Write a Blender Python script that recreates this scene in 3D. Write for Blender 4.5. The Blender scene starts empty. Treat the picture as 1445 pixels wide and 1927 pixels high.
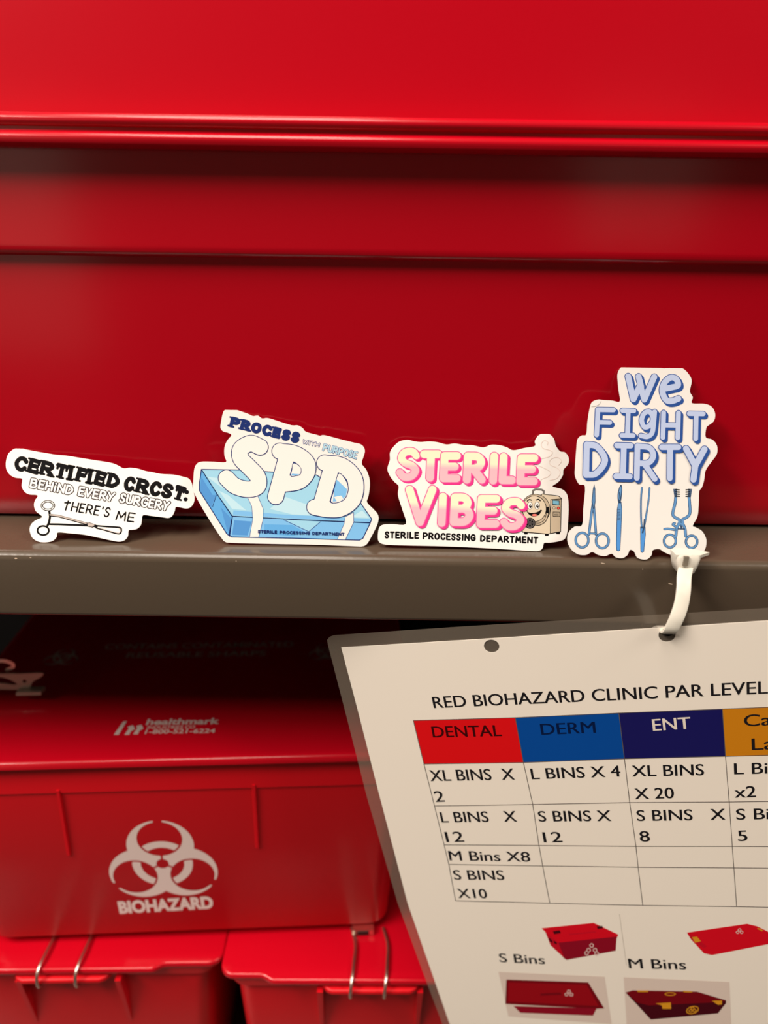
import bpy, bmesh, math, random
import numpy as np
from mathutils import Vector, Matrix, Euler
from mathutils.geometry import tessellate_polygon
random.seed(7)
S = bpy.context.scene
C = S.collection

# ------------------------------------------------------------------ camera
W, H, F = 1445.0, 1927.0, 1445.0
CAM = Vector((0.0, -0.287, 0.1183))
PITCH, ROLL = 19.0, 0.85
Rm = (Euler((math.radians(90 - PITCH), 0, 0)).to_matrix() @ Euler((0, 0, math.radians(ROLL))).to_matrix())
cd = bpy.data.cameras.new('camera'); cam = bpy.data.objects.new('camera', cd); C.objects.link(cam)
cam.matrix_world = Matrix.Translation(CAM) @ Rm.to_4x4()
cd.sensor_fit = 'HORIZONTAL'; cd.sensor_width = 36.0; cd.lens = 36.0 * F / W
cd.clip_start = 0.01; cd.clip_end = 50
cd.dof.use_dof = True; cd.dof.focus_distance = 0.322; cd.dof.aperture_fstop = 8.0
S.camera = cam

# ------------------------------------------------------------------ light
S.view_settings.view_transform = 'Standard'; S.view_settings.look = 'None'
S.view_settings.exposure = 0.25; S.view_settings.gamma = 1.0
wd = bpy.data.worlds.new('world'); S.world = wd; wd.use_nodes = True
wd.node_tree.nodes['Background'].inputs[0].default_value = (1.0, 0.88, 0.76, 1)
wd.node_tree.nodes['Background'].inputs[1].default_value = 0.12

def area(name, loc, target, sx, sy, power, col):
    l = bpy.data.lights.new(name, 'AREA'); l.shape = 'RECTANGLE'; l.size = sx; l.size_y = sy
    l.energy = power; l.color = col
    o = bpy.data.objects.new(name, l); C.objects.link(o); o.location = loc
    d = Vector(target) - Vector(loc)
    o.rotation_euler = d.to_track_quat('-Z', 'Y').to_euler()
    return o
WARM = (1.0, 0.88, 0.765)
area('ceiling_or_fill_lamp', (-0.35, -0.6, 1.55), (-0.35, -0.6, 0), 0.6, 1.2, 22, WARM)
area('ceiling_or_fill_lamp', (1.6, -0.8, 1.55), (1.6, -0.8, 0), 0.6, 1.2, 34, WARM)  # added side fill, no fixture known here
area('ceiling_or_fill_lamp', (-1.5, -0.95, 1.55), (-1.5, -0.95, 0), 0.6, 1.2, 84, WARM)  # added at left to throw more light on the sign

# ------------------------------------------------------------------ helpers
def lin(c):
    return tuple(((v/255)/12.92 if v/255 <= .04045 else ((v/255+.055)/1.055)**2.4) for v in c) + (1,)
MATS = {}
def mat(name, rgb, rough=.5, metal=0, spec=.5, bump=0, bscale=400, coat=0):
    if name in MATS: return MATS[name]
    m = bpy.data.materials.new(name); m.use_nodes = True
    nt = m.node_tree; b = nt.nodes['Principled BSDF']
    k = .74 if name.endswith('_ink') and not name.startswith(('header', 'photo', 'table', 'picture', 'cream')) else 1   # most inks darkened to offset the strong lamp light
    b.inputs['Base Color'].default_value = tuple(v*k for v in lin(rgb)[:3])+(1,)
    b.inputs['Roughness'].default_value = rough; b.inputs['Metallic'].default_value = metal
    b.inputs['Specular IOR Level'].default_value = spec
    b.inputs['Coat Weight'].default_value = coat
    if bump:
        n = nt.nodes.new('ShaderNodeTexNoise'); n.inputs['Scale'].default_value = bscale
        t = nt.nodes.new('ShaderNodeTexCoord'); nt.links.new(t.outputs['Object'], n.inputs['Vector'])
        bp = nt.nodes.new('ShaderNodeBump'); bp.inputs['Strength'].default_value = bump
        bp.inputs['Distance'].default_value = .001
        nt.links.new(n.outputs[0], bp.inputs['Height']); nt.links.new(bp.outputs[0], b.inputs['Normal'])
    MATS[name] = m
    return m
def ramp_mat(name, c0, c1, axis, a, b, noise=0):
    """two printed inks fading into one another along a direction of the print"""
    m = bpy.data.materials.new(name); m.use_nodes = True; nt = m.node_tree
    bs = nt.nodes['Principled BSDF']; bs.inputs['Roughness'].default_value = .6; bs.inputs['Specular IOR Level'].default_value = .05
    t = nt.nodes.new('ShaderNodeTexCoord')
    d = nt.nodes.new('ShaderNodeVectorMath'); d.operation = 'DOT_PRODUCT'; d.inputs[1].default_value = axis
    mr = nt.nodes.new('ShaderNodeMapRange'); mr.inputs['From Min'].default_value = a; mr.inputs['From Max'].default_value = b
    mx = nt.nodes.new('ShaderNodeMix'); mx.data_type = 'RGBA'
    mx.inputs['A'].default_value = lin(c0); mx.inputs['B'].default_value = lin(c1)
    nt.links.new(t.outputs['Object'], d.inputs[0]); nt.links.new(d.outputs['Value'], mr.inputs['Value'])
    nt.links.new(mr.outputs[0], mx.inputs['Factor']); nt.links.new(mx.outputs['Result'], bs.inputs['Base Color'])
    MATS[name] = m
    return m
def tag(o, label=None, cat=None, group=None, kind=None):
    if label: o['label'] = label
    if cat: o['category'] = cat
    if group: o['group'] = group
    if kind: o['kind'] = kind
    return o
def empty(name, loc, rot=None):
    o = bpy.data.objects.new(name, None); C.objects.link(o); o.empty_display_size = .02
    o.matrix_world = Matrix.Translation(loc) @ (rot.to_4x4() if rot else Matrix.Identity(4))
    return o
def mesh_obj(name, verts, faces, mats, fm=None, parent=None, smooth=None):
    me = bpy.data.meshes.new(name); me.from_pydata([tuple(v) for v in verts], [], faces)
    for m in (mats if isinstance(mats, (list, tuple)) else [mats]): me.materials.append(m)
    if fm: me.polygons.foreach_set('material_index', fm)
    o = bpy.data.objects.new(name, me); C.objects.link(o)
    if smooth is not None:
        me.polygons.foreach_set('use_smooth', [True]*len(me.polygons))
        me.set_sharp_from_angle(angle=math.radians(smooth))
    me.update()
    if parent: o.parent = parent
    return o
def bm_obj(name, bm, m, parent=None, smooth=None):
    bmesh.ops.recalc_face_normals(bm, faces=bm.faces)
    me = bpy.data.meshes.new(name); bm.to_mesh(me); bm.free(); me.materials.append(m)
    o = bpy.data.objects.new(name, me); C.objects.link(o)
    if smooth is not None:
        me.polygons.foreach_set('use_smooth', [True]*len(me.polygons)); me.set_sharp_from_angle(angle=math.radians(smooth))
    if parent: o.parent = parent
    return o
def ray(px, py):
    return (Rm @ Vector(((px - W/2)/F, -(py - H/2)/F, -1))).normalized()
def on_plane(px, py, p, n):
    d = ray(px, py); t = (p - CAM).dot(n) / d.dot(n); return CAM + d*t
def on_z(px, py, z): return on_plane(px, py, Vector((0, 0, z)), Vector((0, 0, 1)))
def on_y(px, py, y): return on_plane(px, py, Vector((0, y, 0)), Vector((0, 1, 0)))
def crom(pts, closed=False, n=5):
    P = [Vector((p[0], p[1])) for p in pts]; N = len(P); out = []
    if N < 3: return [tuple(p) for p in P]
    rng = range(N) if closed else range(N-1)
    for i in rng:
        p1, p2 = P[i], P[(i+1) % N]
        p0 = P[(i-1) % N] if (closed or i > 0) else p1*2-p2
        p3 = P[(i+2) % N] if (closed or i+2 < N) else p2*2-p1
        for k in range(n):
            t = k/n
            out.append(tuple(.5*((2*p1)+(p2-p0)*t+(2*p0-5*p1+4*p2-p3)*t*t+(3*p1-p0-3*p2+p3)*t**3)))
    if not closed: out.append(tuple(P[-1]))
    return out
def ell(cx, cy, rx, ry, n=28, a0=0, a1=360, rot=0):
    full = abs(a1-a0) >= 360; r = math.radians(rot); out = []
    for k in range(n if full else n+1):
        a = math.radians(a0+(a1-a0)*k/n); x, y = rx*math.cos(a), ry*math.sin(a)
        out.append((cx+x*math.cos(r)-y*math.sin(r), cy+x*math.sin(r)+y*math.cos(r)))
    return out

# ------------------------------------------------------------------ lettering strokes
GL = {
 'A': ['L 0,0 .5,1 1,0', 'L .2,.36 .8,.36'],
 'B': ['L 0,0 0,1', 'C 0,1 .6,.98 .82,.77 .6,.56 0,.54', 'C 0,.54 .7,.52 .98,.27 .7,.02 0,0'],
 'C': ['C 1,.8 .72,1 .28,.94 .02,.5 .28,.06 .72,0 1,.2'],
 'D': ['L 0,0 0,1', 'C 0,1 .55,.94 1,.5 .55,.06 0,0'],
 'E': ['L .95,1 0,1 0,0 1,0', 'L 0,.52 .82,.52'],
 'F': ['L 1,1 0,1 0,0', 'L 0,.5 .8,.5'],
 'G': ['C 1,.8 .7,1 .25,.93 0,.5 .25,.06 .7,0 1,.2 1,.45', 'L 1,.45 .55,.45'],
 'H': ['L 0,0 0,1', 'L 1,0 1,1', 'L 0,.5 1,.5'],
 'I': ['L .5,0 .5,1'],
 'J': ['L .5,0 .5,1', 'L 0,1 1,1', 'L 0,0 1,0'],          # I with bars
 'i': ['L .5,0 .5,.62', 'L .5,.98 .5,1'],
 'L': ['L 0,1 0,0 1,0'],
 'M': ['L 0,0 .1,1 .5,.3 .9,1 1,0'],
 'N': ['L 0,0 0,1 1,0 1,1'],
 'O': ['O .5,1 .12,.85 0,.5 .12,.15 .5,0 .88,.15 1,.5 .88,.85'],
 'P': ['L 0,0 0,1', 'C 0,1 .7,.97 .98,.73 .7,.48 0,.45'],
 'R': ['L 0,0 0,1', 'C 0,1 .65,.97 .9,.74 .65,.5 0,.46', 'L .4,.46 1,0'],
 'S': ['C .95,.84 .7,1 .25,.97 .05,.74 .3,.55 .7,.45 .95,.25 .7,.02 .25,0 0,.17'],
 'T': ['L 0,1 1,1', 'L .5,1 .5,0'],
 't': ['L 0,.8 1,.9', 'L .5,1.05 .45,0'],
 'U': ['C 0,1 0,.35 .18,.06 .5,0 .82,.06 1,.35 1,1'],
 'V': ['L 0,1 .45,0 1,1'],
 'W': ['L 0,1 .22,0 .5,.75 .74,0 1,1'],
 'w': ['L 0,1 .2,0 .46,.62 .62,0 1,1', 'L .4,1 .5,.55'],
 'Y': ['L 0,1 .5,.45', 'L 1,1 .5,.45 .4,0'],
 'X': ['L 0,0 1,1', 'L 0,1 1,0'],
 'e': ['C .05,.52 .55,.58 .98,.68 .85,.95 .5,1 .12,.75 .02,.4 .25,.05 .6,0 1,.1'],
 'g': ['O .9,.72 .6,1 .2,.92 .02,.65 .25,.38 .65,.45', 'C 1,1 .95,.5 .85,.15 .5,0 0,.03'],
 ':': ['L .5,.12 .5,.13', 'L .5,.62 .5,.63'],
 "'": ['L .6,1 .4,.8'],
}
WID = {'I': .22, 'i': .22, 'M': 1.15, 'W': 1.25, ':': .2, "'": .2, 'T': .85, 'L': .75, 'F': .8, 'E': .8, 'S': .8}
def glyph(ch):
    out = []
    for s in GL[ch]:
        k, *p = s.split(' '); p = [tuple(float(v) for v in q.split(',')) for q in p]
        out.append((crom(p, k == 'O', 5), k == 'O') if k in 'CO' else (p, False))
    return out

# ------------------------------------------------------------------ flat printed art on a plane
class Frame:
    """a plane in the room: origin, right, up, normal; to2 turns a photo pixel into plane coordinates"""
    def __init__(s, o, u, v):
        s.o = o; s.u = u.normalized(); v = v - s.u*v.dot(s.u); s.v = v.normalized(); s.n = s.u.cross(s.v)
        s.m = Matrix((s.u, s.v, s.n)).transposed().to_4x4(); s.m.translation = o
    def to2(s, px, py):
        p = on_plane(px, py, s.o, s.n) - s.o; return (p.dot(s.u), p.dot(s.v))
class Art:
    def __init__(s, frame, org=(0, 0), sc=1.0, dz=1.2e-5, z0=0.0):
        s.f = frame; s.org = org; s.sc = sc; s.dz = dz; s.z0 = z0; s.v = []; s.fc = []; s.fm = []; s.mats = []
    def mp(s, p):
        return s.f.to2(s.org[0]+p[0]/s.sc, s.org[1]+p[1]/s.sc)
    def mi(s, m):
        if m not in s.mats: s.mats.append(m)
        return s.mats.index(m)
    def raw(s, pts2, faces, m, L):
        b = len(s.v); z = s.z0 + L*s.dz
        s.v += [(x, y, z) for x, y in pts2]; s.fc += [tuple(b+i for i in f) for f in faces]; s.fm += [s.mi(m)]*len(faces)
    def poly(s, pts, m, L):
        P = [s.mp(p) for p in pts]; s.raw(P, tessellate_polygon([[Vector((x, y, 0)) for x, y in P]]), m, L)
    def stroke(s, pts, r, m, L, closed=False):
        s.union([(pts, closed, r)], m, L)
    def union(s, paths, m, L):
        """one clean outline round all the round-ended strokes (points, closed, radius), in crop pixels"""
        if not paths: return
        rm = min(p[2] for p in paths); st = max(.7, min(2.0, rm*.4))
        xs = [q[0] for p in paths for q in p[0]]; ys = [q[1] for p in paths for q in p[0]]; R = max(p[2] for p in paths)+2*st
        x0, y0 = min(xs)-R, min(ys)-R; nx = int((max(xs)+R-x0)/st)+2; ny = int((max(ys)+R-y0)/st)+2
        G = np.full((nx, ny), 9.0)
        for pts, cl, r in paths:
            n = len(pts)
            for i in range(n if cl else max(1, n-1)):
                ax, ay = pts[i]; bx, by = pts[(i+1) % n]; e = r+2*st
                i0, i1 = max(0, int((min(ax, bx)-e-x0)/st)), min(nx, int((max(ax, bx)+e-x0)/st)+2)
                j0, j1 = max(0, int((min(ay, by)-e-y0)/st)), min(ny, int((max(ay, by)+e-y0)/st)+2)
                X = (x0+np.arange(i0, i1)*st)[:, None]; Y = (y0+np.arange(j0, j1)*st)[None, :]
                dx, dy = bx-ax, by-ay; l2 = dx*dx+dy*dy
                t = np.clip(((X-ax)*dx+(Y-ay)*dy)/l2, 0, 1) if l2 > 1e-9 else 0
                d = np.sqrt((X-ax-t*dx)**2+(Y-ay-t*dy)**2)-r
                G[i0:i1, j0:j1] = np.minimum(G[i0:i1, j0:j1], d)
        I = G < 0; cnt = I[:-1, :-1].astype(int)+I[1:, :-1]+I[1:, 1:]+I[:-1, 1:]
        P = []; Fc = []
        px = lambda i, j: (x0+i*st, y0+j*st)
        for j in range(ny-1):
            col = cnt[:, j]; nz = np.nonzero(col)[0]; k = 0
            while k < len(nz):
                i = int(nz[k])
                if col[i] == 4:
                    e = k
                    while e+1 < len(nz) and nz[e+1] == nz[e]+1 and col[nz[e+1]] == 4: e += 1
                    i2 = int(nz[e])+1; b = len(P); P += [px(i, j), px(i2, j), px(i2, j+1), px(i, j+1)]; Fc.append((b, b+1, b+2, b+3)); k = e+1; continue
                c = [(i, j), (i+1, j), (i+1, j+1), (i, j+1)]; v = [G[q] for q in c]; Q = []
                for q in range(4):
                    fa, fb = v[q], v[(q+1) % 4]; pa, pb = px(*c[q]), px(*c[(q+1) % 4])
                    if fa < 0: Q.append(pa)
                    if (fa < 0) != (fb < 0):
                        t = fa/(fa-fb); Q.append((pa[0]+(pb[0]-pa[0])*t, pa[1]+(pb[1]-pa[1])*t))
                if len(Q) > 2: b = len(P); P += Q; Fc.append(tuple(range(b, b+len(Q))))
                k += 1
        s.raw([s.mp(p) for p in P], Fc, m, L)
    def letter(s, ch, box, r, fill, L, out=None, o=0, sh=None, shd=(0, 0), slope=0, lean=0):
        x0, y0, x1, y1 = box; w, h = x1-x0, y1-y0
        us, uo, uf = [], [], []
        for pts, cl in glyph(ch):
            Q = []
            for gx, gy in pts:
                x = x0+r+gx*(w-2*r); y = y1-r-gy*(h-2*r)
                x += lean*(y1-y); y += slope*(x-x0); Q.append((x, y))
            if sh: us += [([(x+shd[0]*k/4, y+shd[1]*k/4) for x, y in Q], cl, r+o) for k in range(1, 5)]
            uo.append((Q, cl, r+o)); uf.append((Q, cl, r))
        s.union(us, sh, L)
        if out: s.union(uo, out, L+1)
        s.union(uf, fill, L+2)
    def line(s, text, p0, p1, h, r, fill, L, out=None, o=0, gap=.3, space=.55, serif=0, lean=0):
        """hand lettering along a baseline from p0 to p1, cap height h (crop pixels)"""
        a, b = Vector(p0), Vector(p1); ux = (b-a); ln = ux.length; ux.normalize(); uy = Vector((ux.y, -ux.x))
        tot = sum(space if c == ' ' else WID.get(c.upper() if c != 'i' else c, 1)+gap for c in text)-gap
        k = ln/tot; x = 0; uo = []; uf = []
        for c in text:
            if c == ' ': x += space; continue
            w = WID.get(c, 1)
            for pts, cl in glyph(c):
                Q = []
                for gx, gy in pts:
                    q = a + ux*(k*(x+gx*w)+lean*gy*h) + uy*(gy*h); Q.append((q.x, q.y))
                if out: uo.append((Q, cl, r+o))
                uf.append((Q, cl, r))
            if serif:
                ft = {'I': [.5], 'T': [.5], 'F': [0], 'E': [], 'R': [0, .95], 'D': [], 'P': [0], 'H': [0, 1], 'A': [0, 1], 'M': [0, 1]}.get(c, [])
                tp = {'I': [.5], 'R': [0], 'P': [0], 'D': [0], 'E': [0], 'F': [0]}.get(c, [])
                bt = {'D': [0], 'E': [0]}.get(c, [])
                for lst, gy in ((ft, 0), (bt, 0), (tp, 1)):
                    for gx in lst:
                        c0 = a + ux*(k*(x+gx*w)) + uy*(gy*h)
                        e = ux*(r*1.5); d = uy*(r*.35)*(1 if gy == 0 else -1)
                        uf.append(([tuple(c0-e-d), tuple(c0+e-d)], False, r*.48))
                if c == 'T':
                    for gx in (0, 1):
                        c0 = a + ux*(k*(x+gx*w)) + uy*h; uf.append(([tuple(c0), tuple(c0-uy*r*1.6)], False, r*.6))
                if c in 'EF':
                    for gy in ((1, 0) if c == 'E' else (1,)):
                        c0 = a + ux*(k*(x+w)) + uy*(gy*h); uf.append(([tuple(c0), tuple(c0-uy*r*1.3*(1 if gy else -1))], False, r*.6))
            x += w+gap
        s.union(uo, out, L); s.union(uf, fill, L+1)
    def text(s, string, p0, p1, cap, m, L, bold=0.0):
        """typeset text: baseline p0 to p1 and cap height in crop pixels, upright in the plane"""
        cu = bpy.data.curves.new('t', 'FONT'); cu.body = string; cu.size = 1; cu.offset = bold; cu.resolution_u = 4
        ob = bpy.data.objects.new('t', cu); C.objects.link(ob)
        me = bpy.data.meshes.new_from_object(ob)
        V = [v.co.copy() for v in me.vertices]; Fs = [tuple(p.vertices) for p in me.polygons]
        bpy.data.objects.remove(ob); bpy.data.curves.remove(cu); bpy.data.meshes.remove(me)
        x0, x1 = min(v.x for v in V), max(v.x for v in V)
        A, B = Vector(s.mp(p0)), Vector(s.mp(p1)); ux = B-A; ln = ux.length; ux.normalize(); uy = Vector((-ux.y, ux.x))
        mid = ((p0[0]+p1[0])/2, (p0[1]+p1[1])/2)
        ch = abs(s.mp((mid[0], mid[1]-cap))[1]-s.mp(mid)[1])
        for q in ((0, 1) if bold == 0 else (0,)):     # a second strike of the same line, a hair to the right
            s.raw([tuple(A + ux*((v.x-x0)/(x1-x0)*ln + q*ch*.035) + uy*(v.y/.729*ch)) for v in V], Fs, m, L+q)
    def build(s, name, parent):
        return mesh_obj(name, s.v, s.fc, s.mats, s.fm, parent)
def slab(frame, loops, t, m, name, parent=None, z=0, world=False):
    """plate cut to an outline with holes: loops in plane coordinates, front at z, thickness t"""
    V = []; Fc = []
    flat = [p for l in loops for p in l]; n = len(flat)
    tri = tessellate_polygon([[Vector((x, y, 0)) for x, y in l] for l in loops])
    V = [(x, y, z) for x, y in flat]+[(x, y, z-t) for x, y in flat]
    Fc = [tuple(f) for f in tri]+[tuple(i+n for i in reversed(f)) for f in tri]
    b = 0
    for l in loops:
        k = len(l)
        Fc += [(b+i, b+(i+1) % k, n+b+(i+1) % k, n+b+i) for i in range(k)]; b += k
    bm = bmesh.new(); vs = [bm.verts.new(v) for v in V]
    for f in Fc:
        try: bm.faces.new([vs[i] for i in f])
        except ValueError: pass
    o = bm_obj(name, bm, m, parent)
    return o
def mark(frame, fn, ext, n, to2, m, name, parent, z):
    """mesh of the region fn(x,y)>0 on a square grid, cut cleanly at the border"""
    V = []; Fc = []; st = 2*ext/n
    g = [[fn(-ext+i*st, -ext+j*st) for j in range(n+1)] for i in range(n+1)]
    for i in range(n):
        for j in range(n):
            c = [(i, j), (i+1, j), (i+1, j+1), (i, j+1)]; val = [g[a][b] for a, b in c]
            if max(val) <= 0: continue
            P = []
            for k in range(4):
                a, b = c[k], c[(k+1) % 4]; fa, fb = val[k], val[(k+1) % 4]
                pa = (-ext+a[0]*st, -ext+a[1]*st); pb = (-ext+b[0]*st, -ext+b[1]*st)
                if fa > 0: P.append(pa)
                if (fa > 0) != (fb > 0):
                    t = fa/(fa-fb); P.append((pa[0]+(pb[0]-pa[0])*t, pa[1]+(pb[1]-pa[1])*t))
            if len(P) >= 3:
                bb = len(V); V += [to2(*p)+(z,) for p in P]; Fc.append(tuple(range(bb, bb+len(P))))
    return V, Fc
def biohaz(x, y):
    r = math.hypot(x, y); body = -99; ring = -99; cut = 99
    for a in (90, 210, 330):
        ca, sa = math.cos(math.radians(a)), math.sin(math.radians(a))
        body = max(body, 15-math.hypot(x-11*ca, y-11*sa))
        dk = math.hypot(x-15*ca, y-15*sa); cut = min(cut, dk-10.1); ring = max(ring, 9.2-dk)
        al = x*ca+y*sa; pe = abs(x*sa-y*ca)
        if al > 0: cut = min(cut, pe-(.5 if r < 8 else 1.9) if (r < 6 or r > 16) else 99)
    body = min(body, cut, r-2.8)
    return max(body, min(ring, r-9.8, 13.6-r))

# ------------------------------------------------------------------ materials
RED = mat('red_plastic', (178, 3, 25), .16, spec=.5, bump=.012, bscale=60)
REDD = mat('red_lid_plastic', (182, 5, 26), .2, spec=.5, bump=.01, bscale=60)
REDS = mat('red_satin_plastic', (206, 6, 23), .42, spec=.4, bump=.012, bscale=60)
TAUPE = mat('taupe_enamel', (79, 68, 56), .22, spec=.5, bump=.03, bscale=500)
VINYL = mat('white_vinyl', (208, 206, 203), .5, spec=.2)
INKB = mat('black_ink', (10, 9, 11), .65, spec=.05)
NAVY = mat('navy_ink', (28, 48, 112), .65, spec=.05)
OUTB = mat('blue_outline_ink', (58, 84, 150), .65, spec=.05)
STEEL = mat('polished_steel', (232, 222, 208), .3, metal=1)
LATCH = mat('latch_steel', (190, 176, 160), .35, metal=.35)
WHITEP = mat('white_print', (225, 205, 200), .45)
GREYP = mat('grey_print', (196, 180, 174), .5)  # lid print, greyer than the white print on the front
NYLON = mat('white_nylon', (214, 210, 198), .4)
PAPER = mat('white_paper', (250, 242, 230), .22)
BLACK = mat('black_rubber', (12, 11, 11), .5)

# ------------------------------------------------------------------ room shell
def quad(name, pts, m, kind='structure'):
    return tag(mesh_obj(name, pts, [(0, 1, 2, 3)], m), kind=kind)
WALLM = mat('wall_paint', (84, 78, 70), .7, bump=.05, bscale=80)
quad('floor', [(-3, -3.2, -1.1), (3, -3.2, -1.1), (3, .6, -1.1), (-3, .6, -1.1)], mat('floor_vinyl', (48, 44, 40), .6, bump=.03, bscale=40))
quad('ceiling', [(-3, -3.2, 1.6), (3, -3.2, 1.6), (3, .6, 1.6), (-3, .6, 1.6)], mat('ceiling_tile', (225, 220, 210), .8, bump=.2, bscale=120))
quad('wall_back', [(-3, .6, -1.1), (3, .6, -1.1), (3, .6, 1.6), (-3, .6, 1.6)], WALLM)
quad('wall_front', [(-3, -3.2, -1.1), (3, -3.2, -1.1), (3, -3.2, 1.6), (-3, -3.2, 1.6)], WALLM)

WHD = mat('pale_panel_paint', (232, 226, 216), .4, bump=.02, bscale=60)
def panel(name, x0, x1, z0, z1):
    return quad(name, [(x0, -3.19, z0), (x1, -3.19, z0), (x1, -3.19, z1), (x0, -3.19, z1)], WHD)
panel('reflection_panel_1', -2.7, -1.6, -1.1, 1.1); panel('reflection_panel_2', .95, 1.22, -.2, 1.2); panel('reflection_panel_3', 1.26, 1.52, -.2, 1.2)  # unseen pale panels added for their reflections in the upper bin

# ------------------------------------------------------------------ shelving unit
def extrude_x(name, prof, x0, x1, m, parent, smooth=35):
    n = len(prof); V = [(x0, y, z) for y, z in prof]+[(x1, y, z) for y, z in prof]
    Fc = [(i, (i+1) % n, n+(i+1) % n, n+i) for i in range(n)]
    tri = tessellate_polygon([[Vector((y, z, 0)) for y, z in prof]])
    Fc += [tuple(t) for t in tri]+[tuple(n+i for i in reversed(t)) for t in tri]
    bm = bmesh.new(); vs = [bm.verts.new(v) for v in V]
    for f in Fc:
        try: bm.faces.new([vs[i] for i in f])
        except ValueError: pass
    return bm_obj(name, bm, m, parent, smooth)
LIP = .0286
def shelf_profile(z0, depth):
    r, t = .0035, .0014; P = []
    P.append((depth, z0)); 
    for k in range(9):
        a = math.radians(90+90*k/8); P.append((r+r*math.cos(a), z0-r+r*math.sin(a)))
    for k in range(7):
        a = math.radians(180+90*k/6); P.append((.002+.002*math.cos(a), z0-LIP+.002+.002*math.sin(a)))
    P += [(.014, z0-LIP), (.014, z0-LIP+t), (.003, z0-LIP+t), (t, z0-LIP+.003), (t, z0-.005), (.005, z0-t), (depth, z0-t)]
    return P
unit = empty('shelving_unit', Vector((0, .2, -1.1)))
tag(unit, 'taupe enamelled steel shelving unit whose lipped shelf carries the four stickers', 'shelf')
Mi = unit.matrix_world.inverted()
def reparent(o, p):
    bpy.context.view_layer.update(); o.parent = p; o.matrix_parent_inverse = p.matrix_world.inverted(); return o
def kid(o, p):  # keep world place
    w = o.matrix_world.copy(); o.parent = p; o.matrix_parent_inverse = p.matrix_world.inverted(); return o
ZL = -.425
kid(extrude_x('shelf_board', shelf_profile(0, .44), -.5, .5, TAUPE, None), unit)
kid(extrude_x('shelf_board', shelf_profile(ZL, .44), -.5, .5, TAUPE, None), unit)
kid(extrude_x('shade_back_panel', [(.44, .5), (.442, .5), (.442, -.6), (.44, -.6)], -.5, .5, mat('shade_black', (9, 8, 8), .8, spec=.1), None, None), unit)  # near-black colour stands in for the shade behind the bins
for x in (-.52, .5):
    for y in (.0, .42):
        bm = bmesh.new(); bmesh.ops.create_cube(bm, size=1)
        for v in bm.verts: v.co = Vector((x+.01+v.co.x*.02, y+.01+v.co.y*.02, -.3+v.co.z*1.6))
        kid(bm_obj('post', bm, TAUPE), unit)
SC = Art(Frame(Vector((0, -.00006, 0)), Vector((1, 0, 0)), Vector((0, 0, 1))), dz=1e-6)
CHIP = mat('paint_scuff', (176, 160, 140), .6)
for x, y, r, dx in ((46, 1066, 1.6, 3), (71, 1063, 1.1, 2), (22, 1078, .8, 1), (27, 1090, .9, 1), (1128, 1065, 1.2, 4), (1193, 1091, .9, 0), (1212, 1148, 1.3, 3), (617, 1066, .7, 0), (450, 1070, .7, 1)):
    SC = Art(Frame(Vector((0, -.00006, 0)), Vector((1, 0, 0)), Vector((0, 0, 1))), dz=1e-6); SC.stroke([(x, y), (x+dx, y+dx*.6)], r, CHIP, 0); kid(SC.build('paint_scuff', None), unit)

# ------------------------------------------------------------------ bins
def rring(cx, cy, hw, hd, r, z, n=6):
    out = []
    for sx, sy, a0 in ((1, -1, -90), (1, 1, 0), (-1, 1, 90), (-1, -1, 180)):
        for k in range(n+1):
            a = math.radians(a0+90*k/n)
            out.append((cx+sx*(hw-r)+r*math.cos(a), cy+sy*(hd-r)+r*math.sin(a), z))
    return out
def loft(name, rings, m, parent, smooth=40, cap=(True, True)):
    n = len(rings[0]); V = [v for r in rings for v in r]; Fc = []
    for i in range(len(rings)-1):
        Fc += [(i*n+k, i*n+(k+1) % n, (i+1)*n+(k+1) % n, (i+1)*n+k) for k in range(n)]
    if cap[0]: Fc.append(tuple(reversed(range(n))))
    if cap[1]: Fc.append(tuple(range((len(rings)-1)*n, len(rings)*n)))
    bm = bmesh.new(); vs = [bm.verts.new(v) for v in V]
    for f in Fc: bm.faces.new([vs[i] for i in f])
    return bm_obj(name, bm, m, parent, smooth)
# large bin above: profile given by the distance of the front from the shelf edge
YB, XB = .41, .30
ub = empty('storage_bin', Vector((0, .22, 0)))
tag(ub, 'large glossy red bin with ribbed rim standing behind the four stickers', 'bin')
def uring(yf, z, r=.03):
    hd = (YB-yf)/2; e = .04-yf
    return rring(0, yf+hd-.22, XB+e, hd, r, z)
prof = [(.047, .0006), (.0425, .0015), (.0405, .005), (.0395, .012), (.0335, .112), (.0333, .1135), (.0318, .1139), (.0298, .1146), (.0292, .1156), (.0290, .118), (.0285, .1515)]
loft('bin_body', [uring(y, z) for y, z in prof], RED, ub)
prof = [(0.0285, 0.1515), (0.0205, 0.1518), (0.0187, 0.1526), (0.0181, 0.154), (0.0182, 0.155), (0.0189, 0.156), (0.0201, 0.1566), (0.0211, 0.1571), (0.0211, 0.1582), (0.0197, 0.1587), (0.019, 0.1595), (0.0188, 0.1606), (0.0193, 0.1618), (0.0207, 0.1627), (0.0227, 0.163), (0.03, 0.1631), (0.0316, 0.1633), (0.0322, 0.17), (0.0335, 0.2), (0.0365, 0.235), (0.045, 0.243), (0.056, 0.245)]
loft('bin_lid', [uring(y, z) for y, z in prof], REDD, ub)

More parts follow.
